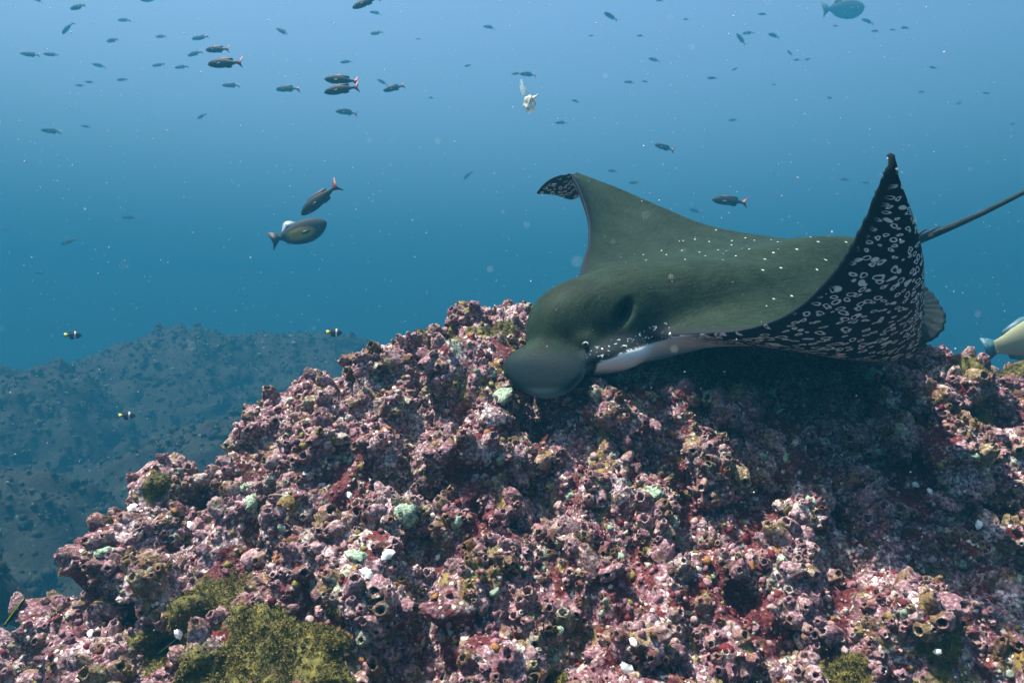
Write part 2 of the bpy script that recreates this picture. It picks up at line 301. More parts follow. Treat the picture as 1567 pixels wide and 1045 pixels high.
def shell_mesh(seed):                               # a worn, cupped bivalve half
    r = np.random.default_rng(seed); nu, nv = 9, 15; V = []
    for i in range(nu):
        for j in range(nv):
            q = i / (nu - 1); a = (j / (nv - 1) - .5) * 2.5; rr = q * (1 + .05 * math.cos(a * 14)) * (1 + .04 * r.normal() * (i == nu - 1))
            V.append((math.sin(a) * rr * .8, math.cos(a) * rr - .45, .42 * (1 - (1 - q) ** 2) * math.cos(a * .6) - .38 * q * q))
    V = np.array(V); me = mesh_np('shell', V, grid_faces(nu, nv), M_SHELL); return me
SH = [shell_mesh(k) for k in range(4)]
for k, (px_, py_, s, m) in enumerate([(595, 849, .018, 0), (557, 882, .019, 0), (962, 1016, .019, 0), (275, 968, .014, 0), (137, 972, .012, 0), (205, 779, .016, 0), (290, 806, .014, 0), (1187, 598, .020, 1), (535, 759, .011, 0), (671, 853, .009, 0), (970, 984, .011, 0), (858, 962, .010, 1), (1376, 838, .010, 0), (1436, 995, .010, 0), (1402, 742, .011, 0), (1390, 630, .009, 1), (430, 806, .015, 1), (1500, 805, .014, 0), (1424, 752, .010, 0), (545, 775, .012, 1)]):
    h, n = on_boulder(px_, py_)
    if h is None: continue
    o = link('shell', SH[k % 4], boulder)
    if m: o.material_slots[0].link = 'OBJECT'; o.material_slots[0].material = M_MINT
    nn = n * .5 - unit(h) * .7; f = frames(np.array([nn]), np.array([random.uniform(-3, 3)]))[0]
    o.matrix_world = Matrix.Translation(h + n * s * .35 - unit(h) * .012) @ Matrix(f.tolist()).to_4x4() @ Matrix.Diagonal((s, s, s, 1))
def sponge_mesh(seed):
    V, F_ = ico(3, seed, .2); V = V * (1 + .45 * np.abs(noise(V * 3.1 + seed * 5))[:, None] + .15 * noise(V * 8 + seed)[:, None]); V[:, 2] *= .45; return mesh_np('sponge', V, F_, M_MINT)
SP = [sponge_mesh(k) for k in range(3)]
for k, (px_, py_, s) in enumerate([(372, 748, .02), (385, 770, .022), (396, 790, .018), (622, 788, .022), (545, 852, .018), (640, 775, .014), (480, 905, .014), (185, 893, .016), (150, 690, .013), (995, 755, .022), (700, 800, .012), (1318, 560, .016), (1335, 575, .02), (1345, 690, .012), (1200, 700, .01), (1240, 880, .016), (1195, 860, .012), (770, 605, .022), (1085, 690, .012), (870, 756, .012), (160, 845, .018), (1555, 890, .018), (1470, 860, .012), (720, 1010, .012)]):
    h, n = on_boulder(px_, py_)
    if h is None: continue
    o = link('sponge', SP[k % 3], boulder); f = frames(np.array([n]), np.array([random.uniform(0, 6)]))[0]
    o.matrix_world = Matrix.Translation(h) @ Matrix(f.tolist()).to_4x4() @ Matrix.Diagonal((s, s * random.uniform(.6, 1), s, 1))
# loose growth on the reef floor
msk = (bedV[:, 0] > -12) & (bedV[:, 0] < 2.5) & (bedV[:, 1] > 1.4) & (bedV[:, 1] < 17.2); ids = np.nonzero(msk)[0]; ri = RNG.choice(ids, 40000); rs = RNG.uniform(.012, .055, len(ri)) * (.5 + .5 * RNG.random(len(ri)) ** 3 * 2)
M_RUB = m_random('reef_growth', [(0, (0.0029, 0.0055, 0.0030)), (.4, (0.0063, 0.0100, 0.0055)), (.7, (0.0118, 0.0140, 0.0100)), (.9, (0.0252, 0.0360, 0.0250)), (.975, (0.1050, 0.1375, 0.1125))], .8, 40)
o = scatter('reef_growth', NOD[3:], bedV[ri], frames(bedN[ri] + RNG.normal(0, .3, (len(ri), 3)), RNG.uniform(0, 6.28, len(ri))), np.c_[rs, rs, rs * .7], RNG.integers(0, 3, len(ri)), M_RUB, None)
tag(o, 'scattered low coral and algae lumps on the dim reef floor', kind='stuff')

# ------------------------------------------------------------------ the eagle ray
LE = [(820, 295, 2.42), (832, 281, 2.39), (846, 272, 2.365), (860, 267.5, 2.345), (873, 268, 2.32), (884, 286, 2.285), (894, 315, 2.24), (900, 345, 2.18), (898, 378, 2.09), (888, 412, 1.99), (884, 445, 1.88), (905, 490, 1.76), (925, 525, 1.66), (990, 522, 1.57), (1050, 513, 1.49), (1120, 506, 1.42), (1195, 481, 1.36), (1256, 436, 1.30), (1295, 386, 1.25), (1322, 335, 1.21), (1340, 290, 1.18), (1349, 260, 1.165), (1355.5, 232, 1.16)]
TE = [(822, 297, 2.43), (850, 299, 2.45), (876, 306, 2.47), (890, 294, 2.50), (881, 266.5, 2.51), (890, 267.5, 2.47), (916, 277, 2.43), (955, 292, 2.40), (1010, 316, 2.34), (1085, 346, 2.26), (1180, 364, 2.16), (1285, 378, 2.04), (1385, 392, 1.92), (1398, 440, 1.83), (1402, 490, 1.73), (1398, 530, 1.62), (1401, 541, 1.52), (1412, 495, 1.45), (1411, 440, 1.38), (1397, 370, 1.31), (1373, 305, 1.23), (1358, 265, 1.18), (1357, 231, 1.162)]
LE = np.array([at(*q) for q in LE]); TE = np.array([at(*q) for q in TE])
def cr(Pk, t):                                      # Catmull-Rom through stations
    n = len(Pk) - 1; i = np.clip(np.floor(t).astype(int), 0, n - 1); f = (t - i)[:, None]
    p0, p1, p2, p3 = Pk[np.maximum(i - 1, 0)], Pk[i], Pk[i + 1], Pk[np.minimum(i + 2, n)]
    return .5 * (2 * p1 + (p2 - p0) * f + (2 * p0 - 5 * p1 + 4 * p2 - p3) * f ** 2 + (3 * p1 - p0 - 3 * p2 + p3) * f ** 3)
NS, NC = 230, 90
tt = np.linspace(0, len(LE) - 1, NS); le, te = cr(LE, tt), cr(TE, tt); mid = (le + te) / 2; chd = te - le; cl = np.linalg.norm(chd, axis=1)
spn = np.gradient(mid, axis=0); nrm = np.cross(spn, chd); nrm /= np.linalg.norm(nrm, axis=1)[:, None]
k_ = np.exp(-np.linspace(-2, 2, 13) ** 2); k_ /= k_.sum()
nrm = np.stack([np.convolve(np.pad(nrm[:, q], 6, 'edge'), k_, 'valid') for q in range(3)], 1); nrm /= np.linalg.norm(nrm, axis=1)[:, None]
iC = int(np.argmin(np.abs(tt - 12))); 
if nrm[iC, 2] < 0: nrm = -nrm
arc = np.concatenate([[0], np.cumsum(np.linalg.norm(np.diff(mid, axis=0), axis=1))]); arc -= arc[iC]
ab = np.abs(arc); tipf = np.clip(1 - ab / np.where(arc > 0, arc[-1], -arc[0]), 0, 1)
up = .135 * np.exp(-(ab / .20) ** 2) + .020 * tipf ** .7 + .0025; dn = .085 * np.exp(-(ab / .19) ** 2) + .020 * tipf ** .7 + .0025
camb = np.where(arc > 0, .05 * np.exp(-((arc - .55) / .22) ** 2), .03 * np.exp(-((arc + .6) / .25) ** 2))
cc = (1 - np.cos(np.linspace(0, np.pi, NC))) / 2
EX = .55 + .35 * np.exp(-(ab / .34) ** 4)[:, None]
th = lambda c, full: np.clip(c, 0, 1)[None] ** EX * np.clip(1 - c, 0, 1)[None] ** .8 * (1.9 + (EX - .55) * 1.3)
def surf(sgn, h): return le[:, None, :] + chd[:, None, :] * cc[None, :, None] + nrm[:, None, :] * (sgn * h[:, None] * th(cc, 1.0) + (.0018 + .0027 * np.clip(tipf * 7, 0, 1))[:, None] * sgn - (camb[:, None] * np.sin(np.pi * cc)[None]))[:, :, None]
top, bot = surf(1, up), surf(-1, dn)
def closed(top, bot):
    V = np.r_[top.reshape(-1, 3), bot.reshape(-1, 3)]; n = NS * NC; f = grid_faces(NS, NC); Fs = [f, f[:, ::-1] + n]
    i = np.arange(NC - 1); j = np.arange(NS - 1)
    for a, rev in ((0, 0), (NS - 1, 1)): q = np.stack([a * NC + i, a * NC + i + 1, a * NC + i + 1 + n, a * NC + i + n], 1); Fs.append(q[:, ::-1] if rev else q)
    for a, rev in ((0, 1), (NC - 1, 0)): q = np.stack([j * NC + a, (j + 1) * NC + a, (j + 1) * NC + a + n, j * NC + a + n], 1); Fs.append(q[:, ::-1] if rev else q)
    return V, np.concatenate(Fs)
VW, FW = closed(top, bot); attr_arc = np.tile(np.repeat(arc, NC), 2); attr_c = np.tile(np.tile(cc, NS), 2); attr_v = np.repeat([0., 1.], NS * NC); attr_m = np.tile((cl[:, None] * cc[None]).ravel(), 2)
# head: lofted sections, then the flattened bill
hd = unit(np.array([-.90, -.42, -.12])); lat = unit(np.cross([0, 0, 1], hd)); hup = unit(np.cross(hd, lat))
SEC = [((1330, 408, 1.91), .05, .015, .015), ((1270, 420, 1.88), .11, .05, .05), ((1200, 438, 1.84), .15, .082, .07), ((1130, 455, 1.79), .17, .098, .09), ((1060, 466, 1.745), .172, .106, .105), ((1000, 474, 1.71), .155, .112, .118), ((945, 482, 1.68), .135, .118, .122), ((900, 492, 1.655), .118, .110, .116), ((862, 498, 1.635), .100, .098, .105), ((836, 503, 1.62), .080, .080, .085), ((820, 509, 1.61), .055, .055, .06), ((812, 513, 1.605), .022, .022, .022)]
SEC = [(at(*c), a, b, e) for c, a, b, e in SEC]; cen = np.array([s[0] for s in SEC]); par = np.array([s[1:] for s in SEC])
th_ = np.linspace(0, len(SEC) - 1, 84); cen, par = cr(cen, th_), cr(par, th_); an = np.linspace(0, 2 * np.pi, 48, endpoint=False)
def sp(v, e): return np.sign(v) * np.abs(v) ** e
HV = cen[:, None] + lat * (par[:, 0:1, None] * sp(np.cos(an), .85)[None, :, None]) + np.array([0, 0, 1.]) * np.where(np.sin(an) > 0, par[:, 1:2], par[:, 2:3])[:, :, None] * sp(np.sin(an), .9)[None, :, None]
nh = len(th_); HF = np.stack([np.array([[i * 48 + j, i * 48 + (j + 1) % 48, (i + 1) * 48 + (j + 1) % 48, (i + 1) * 48 + j] for j in range(48)]) for i in range(nh - 1)]).reshape(-1, 4)
HV = HV.reshape(-1, 3)
def ellipsoid(c, A, B, C, seed=None):
    b = bmesh.new(); bmesh.ops.create_icosphere(b, subdivisions=4, radius=1); V = np.array([v.co[:] for v in b.verts]); F_ = [[v.index for v in f.verts] for f in b.faces]; b.free()
    return c + V[:, :1] * A + V[:, 1:2] * B + V[:, 2:] * C, F_
bmA = unit([.93, -.36, -.06]); bmB = unit(np.array([-.16, -.22, -.95])); bmB = unit(bmB - bmA * (bmA @ bmB)); bmC = np.cross(bmA, bmB)
BS = np.array([(862, 512, 1.625, .052, .050), (856, 528, 1.605, .062, .054), (843, 543, 1.578, .086, .036), (833, 559, 1.555, .0985, .025), (830, 577, 1.540, .0915, .019), (830, 593, 1.530, .070, .015), (831, 605, 1.524, .046, .011), (832, 613, 1.522, .016, .007)])
bc = np.array([at(*q[:3]) for q in BS]); bt = np.linspace(0, len(BS) - 1, 50); bc, bp_ = cr(bc, bt), cr(BS[:, 3:], bt); bnn = np.cross(bmA, bmB); ba = np.linspace(0, 2 * np.pi, 40, endpoint=False)
BILL = (bc[:, None] + bmA * (bp_[:, 0:1, None] * sp(np.cos(ba), .9)[None, :, None]) + bnn * (bp_[:, 1:2, None] * np.sin(ba)[None, :, None])).reshape(-1, 3)
BF = [[i * 40 + j, i * 40 + (j + 1) % 40, (i + 1) * 40 + (j + 1) % 40, (i + 1) * 40 + j] for i in range(49) for j in range(40)] + [list(range(40))[::-1], [49 * 40 + j for j in range(40)]]
CHEEK, CF = ellipsoid(at(930, 545, 1.60), unit([.9, -.3, .12]) * .10, unit([.2, .9, 0]) * .10, np.array([0, 0, 1]) * .04)
BROW, RF = ellipsoid(at(893, 522, 1.56), unit([.9, -.3, -.1]) * .035, np.array([0, 1, 0]) * .03, np.array([0, 0, 1]) * .026)
allV, allF, o_ = [], [], 0
for V, F_ in ((VW, FW.tolist()), (HV, HF.tolist() + [list(range(48))[::-1], [(nh - 1) * 48 + j for j in range(48)]]), (BILL, BF), (CHEEK, CF), (BROW, RF)):
    allV.append(V); allF += [[i + o_ for i in f] for f in F_]; o_ += len(V)
raw = bpy.data.meshes.new('raw'); raw.from_pydata(np.concatenate(allV).tolist(), [], allF)
b = bmesh.new(); b.from_mesh(raw); bmesh.ops.recalc_face_normals(b, faces=b.faces); b.to_mesh(raw); b.free()
tmp = link('raw', raw); rm = tmp.modifiers.new('r', 'REMESH'); rm.mode = 'VOXEL'; rm.voxel_size = .0038
dg = bpy.context.evaluated_depsgraph_get(); ev = tmp.evaluated_get(dg); me = bpy.data.meshes.new_from_object(ev); bpy.data.objects.remove(tmp)
V = verts_of(me); ed = np.empty(len(me.edges) * 2, np.int32); me.edges.foreach_get('vertices', ed); ed = ed.reshape(-1, 2); deg = np.bincount(ed.ravel(), minlength=len(V))[:, None]
headc = at(885, 520, 1.63); hw = np.maximum(np.clip(1.25 - np.linalg.norm((V - headc), axis=1) / .20, 0, 1), np.clip(1.4 - np.linalg.norm((V - at(1060, 460, 1.62)), axis=1) / .25, 0, 1))[:, None]
for it in range(20):
    S = np.zeros_like(V)
    for q in range(3): S[:, q] = np.bincount(ed[:, 0], V[ed[:, 1], q], len(V)) + np.bincount(ed[:, 1], V[ed[:, 0], q], len(V))
    V += (S / deg - V) * .25
hw = hw[:, 0]; act = hw > 0; em = act[ed[:, 0]] | act[ed[:, 1]]; sub = np.unique(ed[em]); inv = np.full(len(V), -1); inv[sub] = np.arange(len(sub)); e2 = inv[ed[em]]; vs_ = V[sub].copy(); ds_ = np.bincount(e2.ravel(), minlength=len(sub))[:, None]; ww = (.6 * np.clip(hw[sub] * 1.5, 0, 1))[:, None]
far_ = np.clip(np.linalg.norm(vs_ - at(850, 545, 1.58), axis=1) / .10 - .9, 0, 1)[:, None]
for it in range(170):                               # smooth strongly where head, bill and disc meet
    S = np.stack([np.bincount(e2[:, 0], vs_[e2[:, 1], q], len(sub)) + np.bincount(e2[:, 1], vs_[e2[:, 0], q], len(sub)) for q in range(3)], 1)
    vs_ += (S / ds_ - vs_) * (ww if it < 20 else ww * far_)
V[sub] = vs_
me.vertices.foreach_set('co', V.astype(np.float32).ravel()); me.update()
from mathutils.kdtree import KDTree
kd = KDTree(len(VW))
for i, v in enumerate(VW): kd.insert(v, i)
kd.balance(); near = np.array([kd.find(v)[1] for v in V])
nv_ = normals_of(me); dist = np.linalg.norm(VW[near] - V, axis=1)
TC = np.tile(np.repeat(chd / cl[:, None], NC, 0), (2, 1)); da_ = np.gradient(arc)[:, None, None]
TS = np.r_[(np.gradient(top, axis=0) / da_).reshape(-1, 3), (np.gradient(bot, axis=0) / da_).reshape(-1, 3)]
dv = V - VW[near]; tc, ts_ = TC[near], TS[near]; g11 = (tc * tc).sum(1); g12 = (tc * ts_).sum(1); g22 = (ts_ * ts_).sum(1) + 1e-9; r1 = (dv * tc).sum(1); r2 = (dv * ts_).sum(1); det = g11 * g22 - g12 ** 2 + 1e-9
ca = np.clip((g22 * r1 - g12 * r2) / det, -.01, .01); cb = np.clip((g11 * r2 - g12 * r1) / det, -.01, .01)
CLv = np.tile(np.repeat(cl, NC), 2)[near]; A_arc = attr_arc[near] + cb; A_m = np.clip(attr_m[near] + ca, 0, None); A_c = np.clip(A_m / np.maximum(CLv, 1e-3), 0, 1)
for it in range(2):
    A_arc, A_m = [.4 * q + .6 * (np.bincount(ed[:, 0], q[ed[:, 1]], len(V)) + np.bincount(ed[:, 1], q[ed[:, 0]], len(V))) / deg[:, 0] for q in (A_arc, A_m)]
NRM = np.tile(np.repeat(nrm, NC, 0), (2, 1)); A_v = ((nv_ * NRM[near]).sum(1) < 0).astype(float)
isH = (V[:, 0] < .335) & (V[:, 1] < 1.9) & (V[:, 2] < .22)           # head: dark on top, pale under the jaw
zc = np.interp(V[:, 0], [0, .10, .17, .24, .33], [-.13, -.105, -.045, -.018, .008])
A_v = np.where(isH, np.clip((zc - V[:, 2]) / .012 + .5, 0, 1), A_v)
pxv, pyv = CXP + FPX * V[:, 0] / V[:, 1], CYP - FPX * V[:, 2] / V[:, 1]
hb = np.interp(pyv, BS[:, 1], BS[:, 3]) * FPX / 1.555; cb_ = np.interp(pyv, BS[:, 1], BS[:, 0]); rr_ = np.abs(pxv - cb_) / np.maximum(hb, 1)
zone = (V[:, 1] < 1.66) * np.clip(1.16 - rr_, 0, .16) / .16; bill = zone * np.clip((pyv - 522) / 36, 0, 1)
rimv = np.maximum(np.clip((rr_ - .80) / .2, 0, 1) * np.clip((pyv - 552) / 15, 0, 1), np.clip((pyv - 588) / 18, 0, 1)); A_v *= 1 - np.clip(bill * 5, 0, 1); jaw = np.exp(-((V[:, 2] - zc - .018) / .022) ** 2) * isH * np.clip((V[:, 0] - .06) / .08, 0, 1) * (V[:, 1] < 1.68)
# spiracle: a recess behind the eye
bv = BVHTree.FromPolygons([tuple(v) for v in V], faces_of(me, 4).tolist())
def on_ray(px, py): h, n, i, dd = bv.ray_cast(Vector((0, 0, 0)), ray(px, py)); return (np.array(h), np.array(n)) if h else (None, None)
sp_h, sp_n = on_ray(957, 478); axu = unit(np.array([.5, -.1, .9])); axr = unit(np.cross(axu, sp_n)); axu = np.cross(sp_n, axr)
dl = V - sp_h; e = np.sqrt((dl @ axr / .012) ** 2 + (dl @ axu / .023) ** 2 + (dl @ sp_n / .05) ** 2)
V -= sp_n * (.034 * np.exp(-e ** 2 * 1.1))[:, None]

# scalloped fringe of the trailing edge
fr_ = np.clip((A_c - .93) / .07, 0, 1) * (1 - isH) * (CLv > .10) * (A_arc > 0); V += np.tile(np.repeat(chd / cl[:, None], NC, 0), (2, 1))[near] * (fr_ * .004 * np.sin(A_arc * 260))[:, None]
me.vertices.foreach_set('co', V.astype(np.float32).ravel()); me.polygons.foreach_set('use_smooth', np.ones(len(me.polygons), bool)); me.update()
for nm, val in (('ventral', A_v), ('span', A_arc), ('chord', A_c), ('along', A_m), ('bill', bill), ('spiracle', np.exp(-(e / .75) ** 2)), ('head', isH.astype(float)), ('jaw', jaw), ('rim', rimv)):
    a = me.attributes.new(nm, 'FLOAT', 'POINT'); a.data.foreach_set('value', val.astype(np.float32))
t = NT('ray_skin'); p = t.pos(); ven, ch, spn_, alg = t.attr('ventral'), t.attr('chord'), t.attr('span'), t.attr('along')
streak = t.n('ShaderNodeCombineXYZ', X=t.math('MULTIPLY', alg, 30.0), Y=t.math('MULTIPLY', spn_, 160.0), Z=0.0).outputs[0]
f1 = t.noise(streak, 1.0, 4, .65); f2 = t.noise(p, 14, 6, .65); f3 = t.noise(p, 240, 3, .7)
dors = t.mix(t.ss(f2, .35, .65), (0.0072, 0.0135, 0.0075), (0.0126, 0.0252, 0.0141)); dors = t.mix(t.ss(f1, .4, .75), dors, (0.0198, 0.0342, 0.0207)); dors = t.mix(t.math('MULTIPLY', t.ss(f3, .50, .70), .7), dors, (0.0333, 0.0504, 0.0348))
spv = t.n('ShaderNodeCombineXYZ', X=t.math('MULTIPLY', alg, 14.0), Y=t.math('MULTIPLY', spn_, 14.0), Z=0.0).outputs[0]
dots = t.ss(t.vor(spv, 1.0, rnd=.6, dim='2D'), .046, .026); reg = t.math('MULTIPLY', t.math('MULTIPLY', t.ss(ch, .3, .4), t.ss(t.math('ABSOLUTE', spn_), .48, .36)), t.math('SUBTRACT', 1.0, t.attr('head')))
dors = t.mix(t.math('MULTIPLY', dots, reg), dors, (.48, .53, .48))
dors = t.mix(t.math('MULTIPLY', t.ss(alg, .05, .012), t.math('SUBTRACT', 1.0, t.attr('head'))), dors, (.012, .016, .018))     # dark leading margin
wx = t.n('ShaderNodeCombineXYZ', X=t.math('ADD', t.math('MULTIPLY', alg, 66.0), t.math('MULTIPLY', spn_, -36.0)), Y=t.math('ADD', t.math('MULTIPLY', spn_, 44.0), t.math('MULTIPLY', alg, 18.0)), Z=0.0).outputs[0]
wn = t.n('ShaderNodeTexNoise', Vector=wx, Scale=.55, Detail=1); wv = t.n('ShaderNodeMix', data_type='VECTOR'); wv.inputs[0].default_value = .22; t.put(wv.inputs[4], wx)
av = t.n('ShaderNodeVectorMath', operation='MULTIPLY_ADD'); t.put(av.inputs[0], wn.outputs['Color']); av.inputs[1].default_value = (7, 7, 0); t.put(av.inputs[2], wx); t.put(wv.inputs[5], av.outputs[0])
vn = t.n('ShaderNodeTexVoronoi', voronoi_dimensions='2D', feature='F1', Vector=wv.outputs[1], Scale=1.0, Randomness=1.0); dd = vn.outputs['Distance']; sc_ = t.n('ShaderNodeSeparateColor'); t.put(sc_.inputs[0], vn.outputs['Color'])
rad = t.math('ADD', t.math('MULTIPLY', sc_.outputs[0], .20), .20); q = t.math('SUBTRACT', rad, dd)
blob = t.ss(q, -.03, .05); core = t.math('MULTIPLY', t.ss(q, .11, .19), t.ss(sc_.outputs[1], .20, .26)); ring = t.math('SUBTRACT', blob, core, clamp=True)
ring = t.math('MULTIPLY', ring, t.math('MULTIPLY', t.ss(alg, .006, .018), t.ss(ch, .985, .95)))
white = t.ss(t.math('ADD', t.math('ABSOLUTE', spn_), t.math('MULTIPLY', f2, .1)), .30, .17)
vent = t.mix(ring, (.008, .012, .015), (.70, .78, .75)); vent = t.mix(white, vent, (.78, .84, .82))
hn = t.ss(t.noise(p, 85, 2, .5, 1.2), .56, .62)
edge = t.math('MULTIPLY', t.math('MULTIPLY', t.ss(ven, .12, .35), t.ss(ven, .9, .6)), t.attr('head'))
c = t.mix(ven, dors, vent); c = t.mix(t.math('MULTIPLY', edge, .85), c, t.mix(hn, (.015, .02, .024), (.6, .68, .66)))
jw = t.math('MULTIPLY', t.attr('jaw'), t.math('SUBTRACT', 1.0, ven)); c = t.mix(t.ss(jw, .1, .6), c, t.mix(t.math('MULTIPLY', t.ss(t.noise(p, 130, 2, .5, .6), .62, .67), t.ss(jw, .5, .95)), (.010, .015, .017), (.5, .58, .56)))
bl = t.ss(t.attr('bill'), .05, .9); wv2 = t.n('ShaderNodeTexWave', Vector=p, Scale=62.0, Distortion=7.0, Detail=2.0, bands_direction='Z'); wv2.inputs['Detail Scale'].default_value = 1.2
c = t.mix(bl, c, t.mix(wv2.outputs['Fac'], (.007, .015, .017), (.010, .020, .023))); c = t.mix(t.math('MULTIPLY', t.ss(t.attr('rim'), .1, 1.0), bl), c, (.085, .125, .128))
c = t.mix(t.ss(t.attr('spiracle'), .15, .75), c, (.008, .010, .010))  # shade of the spiracle pit painted into the skin colour
t.b.inputs['Roughness'].default_value = .6; t.b.inputs['Specular IOR Level'].default_value = .045
hsum = t.math('ADD', t.math('ADD', t.math('MULTIPLY', f1, .7), t.math('MULTIPLY', f3, .25)), t.math('MULTIPLY', t.math('MULTIPLY', wv2.outputs['Fac'], bl), .07)); t.bump(hsum, .35, .003)
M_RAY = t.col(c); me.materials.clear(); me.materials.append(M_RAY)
rayroot = tag(empty('eagle_ray', at(1100, 540, 1.62)), 'large grey green eagle ray with spotted underside hovering over the boulder', 'ray')
def child(name, me, parent=rayroot):
    o = link(name, me, parent); o.matrix_parent_inverse = Matrix.Translation(-Vector(parent.location)) if parent is rayroot else Matrix(); return o
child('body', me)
M_DARK = plain('ray_dark_skin', (.016, .024, .024), .6, .15); M_EYE = plain('eye_iris', (.24, .28, .27), .2, .5); M_PUP = plain('pupil', (.005, .005, .005), .1, .6)
eh, en = on_ray(896, 527)
V, F_ = ellipsoid(eh - en * .004, np.array([.008, 0, 0]), np.array([0, .008, 0]), np.array([0, 0, .007])); eye = child('eye', mesh_np('eye', V, F_, M_EYE))
V, F_ = ellipsoid(eh + en * .0042, np.array([.0052, 0, 0]), np.array([0, .0040, 0]), np.array([0, 0, .0046])); link('pupil', mesh_np('pupil', V, F_, M_PUP), eye)
def tube(pts, rad, ns=10, flat=1.0):
    pts = np.array(pts); t_ = np.gradient(pts, axis=0); t_ /= np.linalg.norm(t_, axis=1)[:, None]; s = np.cross(t_, [0, 0, 1]); s /= np.linalg.norm(s, axis=1)[:, None]; u = np.cross(s, t_)
    a = np.arange(ns) * 2 * np.pi / ns; R_ = np.array(rad)[:, None, None]
    V = pts[:, None] + R_ * (s[:, None] * np.cos(a)[None, :, None] * flat + u[:, None] * np.sin(a)[None, :, None]); n = len(pts)
    F_ = [[i * ns + j, i * ns + (j + 1) % ns, (i + 1) * ns + (j + 1) % ns, (i + 1) * ns + j] for i in range(n - 1) for j in range(ns)]; return V.reshape(-1, 3), F_
tp = cr(np.array([at(1290, 405, 1.90), at(1345, 388, 1.92), at(1400, 370, 1.96), at(1470, 341, 2.02), at(1530, 313, 2.08), at(1600, 276, 2.16), at(1720, 205, 2.3), at(1850, 150, 2.5), at(1960, 140, 2.75)]), np.linspace(0, 8, 70))
V, F_ = tube(tp, np.interp(np.linspace(0, 1, 70), [0, .12, .22, .27, .4, .6, 1], [.05, .032, .014, .0105, .0085, .0065, .002])); child('tail', mesh_np('tail', V, F_, M_DARK))
for a, b_, w_ in ((at(1396, 368, 1.95), at(1419, 351, 1.955), .0075), (at(1404, 368, 1.955), at(1440, 347, 1.965), .0075), (at(1404, 372, 1.955), at(1462, 345, 1.975), .006)):
    pts = [a + (b_ - a) * q + np.array([0, 0, .004]) * math.sin(q * 3) for q in np.linspace(0, 1, 8)]; V, F_ = tube(pts, np.linspace(w_, .001, 8), 8); child('tail_spine', mesh_np('tail_spine', V, F_, M_DARK))
def fan(root, axis_, side, r0, r1, a0, a1, thick, nrm_):      # a scalloped fin with ray ridges, solid
    na, nr_ = 60, 14; top_, bot_ = [], []
    for i in range(na):
        f = i / (na - 1); a = a0 + (a1 - a0) * f; rr = r1 * (1 + .03 * abs(math.sin(f * 21 + 2 * math.sin(f * 5))) + .015 * math.sin(f * 71) - .1 * (2 * f - 1) ** 2 + .03 * math.sin(f * 5))
        for j in range(nr_):
            q = j / (nr_ - 1); P_ = root + (axis_ * math.cos(a) + side * math.sin(a)) * (r0 + (rr - r0) * q); bend = nrm_ * (.02 * q * q * math.sin(f * 6) + .0007 * math.sin(f * 75 + 3 * math.sin(f * 9))); h = nrm_ * thick * (1.05 - q)
            top_.append(P_ + bend + h); bot_.append(P_ + bend - h)
    V = np.array(top_ + bot_); f = grid_faces(na, nr_); n = na * nr_; Fs = f.tolist() + (f[:, ::-1] + n).tolist()
    for i in range(na - 1): Fs.append([i * nr_ + nr_ - 1, (i + 1) * nr_ + nr_ - 1, (i + 1) * nr_ + nr_ - 1 + n, i * nr_ + nr_ - 1 + n])
    return V, Fs
V, F_ = fan(at(1375, 470, 1.80), unit([1, .15, 0]), unit([0.05, .3, 1]), .005, .118, -1.15, .95, .006, unit([-.1, -1, .3])); child('pelvic_fin', mesh_np('pelvic_fin', V, F_, M_DARK))
V, F_ = fan(at(1330, 385, 1.98), unit([1, .5, -.1]), unit([-.2, .9, .3]), .005, .10, -.9, .9, .006, unit([0, -.3, 1])); child('pelvic_fin', mesh_np('pelvic_fin', V, F_, M_DARK))

# ------------------------------------------------------------------ fish
def loft_fish(prof, ns=16):                        # prof rows: x, centre z, half height, half width
    V = []
    for x_, zc_, hh, hw_ in prof:
        for j in range(ns): a = j * 2 * np.pi / ns; V.append((x_, hw_ * math.cos(a) * (1 if abs(math.sin(a)) < .95 else .8), zc_ + hh * math.sin(a)))
    n = len(prof); F_ = [[i * ns + j, i * ns + (j + 1) % ns, (i + 1) * ns + (j + 1) % ns, (i + 1) * ns + j] for i in range(n - 1) for j in range(ns)]
    return np.array(V), F_ + [list(range(ns))[::-1], [(n - 1) * ns + j for j in range(ns)]]
def fin(outline, thick=.004):                      # closed outline in the x-z plane, made solid and lens-shaped
    c = np.mean(outline, axis=0); n = len(outline); V = [(a, 0, b_) for a, b_ in outline] + [(c[0], thick, c[1]), (c[0], -thick, c[1])]
    F_ = [[i, (i + 1) % n, n] for i in range(n)] + [[(i + 1) % n, i, n + 1] for i in range(n)]; return np.array(V), F_
def pd(name, V, F_, mat):
    me = bpy.data.meshes.new(name); me.from_pydata([tuple(v) for v in V], [], [list(f) for f in F_]); me.materials.append(mat); me.polygons.foreach_set('use_smooth', np.ones(len(me.polygons), bool)); me.update(); return me
def fish_mat(name, back, belly, accent=None, ax=0):
    t = NT(name); o = t.obj(); s = t.n('ShaderNodeSeparateXYZ'); t.put(s.inputs[0], o); t.b.inputs['Roughness'].default_value = .6; t.b.inputs['Specular IOR Level'].default_value = .15
    v = t.vor(o, 55); c = t.mix(t.ss(s.outputs['Z'], -.12, .05), belly, back); c = t.mix(t.ss(v, .35, .7), c, tuple(x * .6 for x in back)); t.bump(v, .3, .004)
    if accent: c = t.mix(t.ss(t.n('ShaderNodeVectorMath', operation='LENGTH', **{}).outputs['Value'], 0, 1), c, c) if False else c
    return t, c
tA, cA = fish_mat('creole_body', (.012, .011, .010), (.035, .019, .016)); M_CRE = tA.col(cA)
M_TAILRED = plain('red_tail', (.16, .02, .02), .5); M_FINDK = plain('dark_fin', (.016, .018, .02), .6)
PARTS = {}
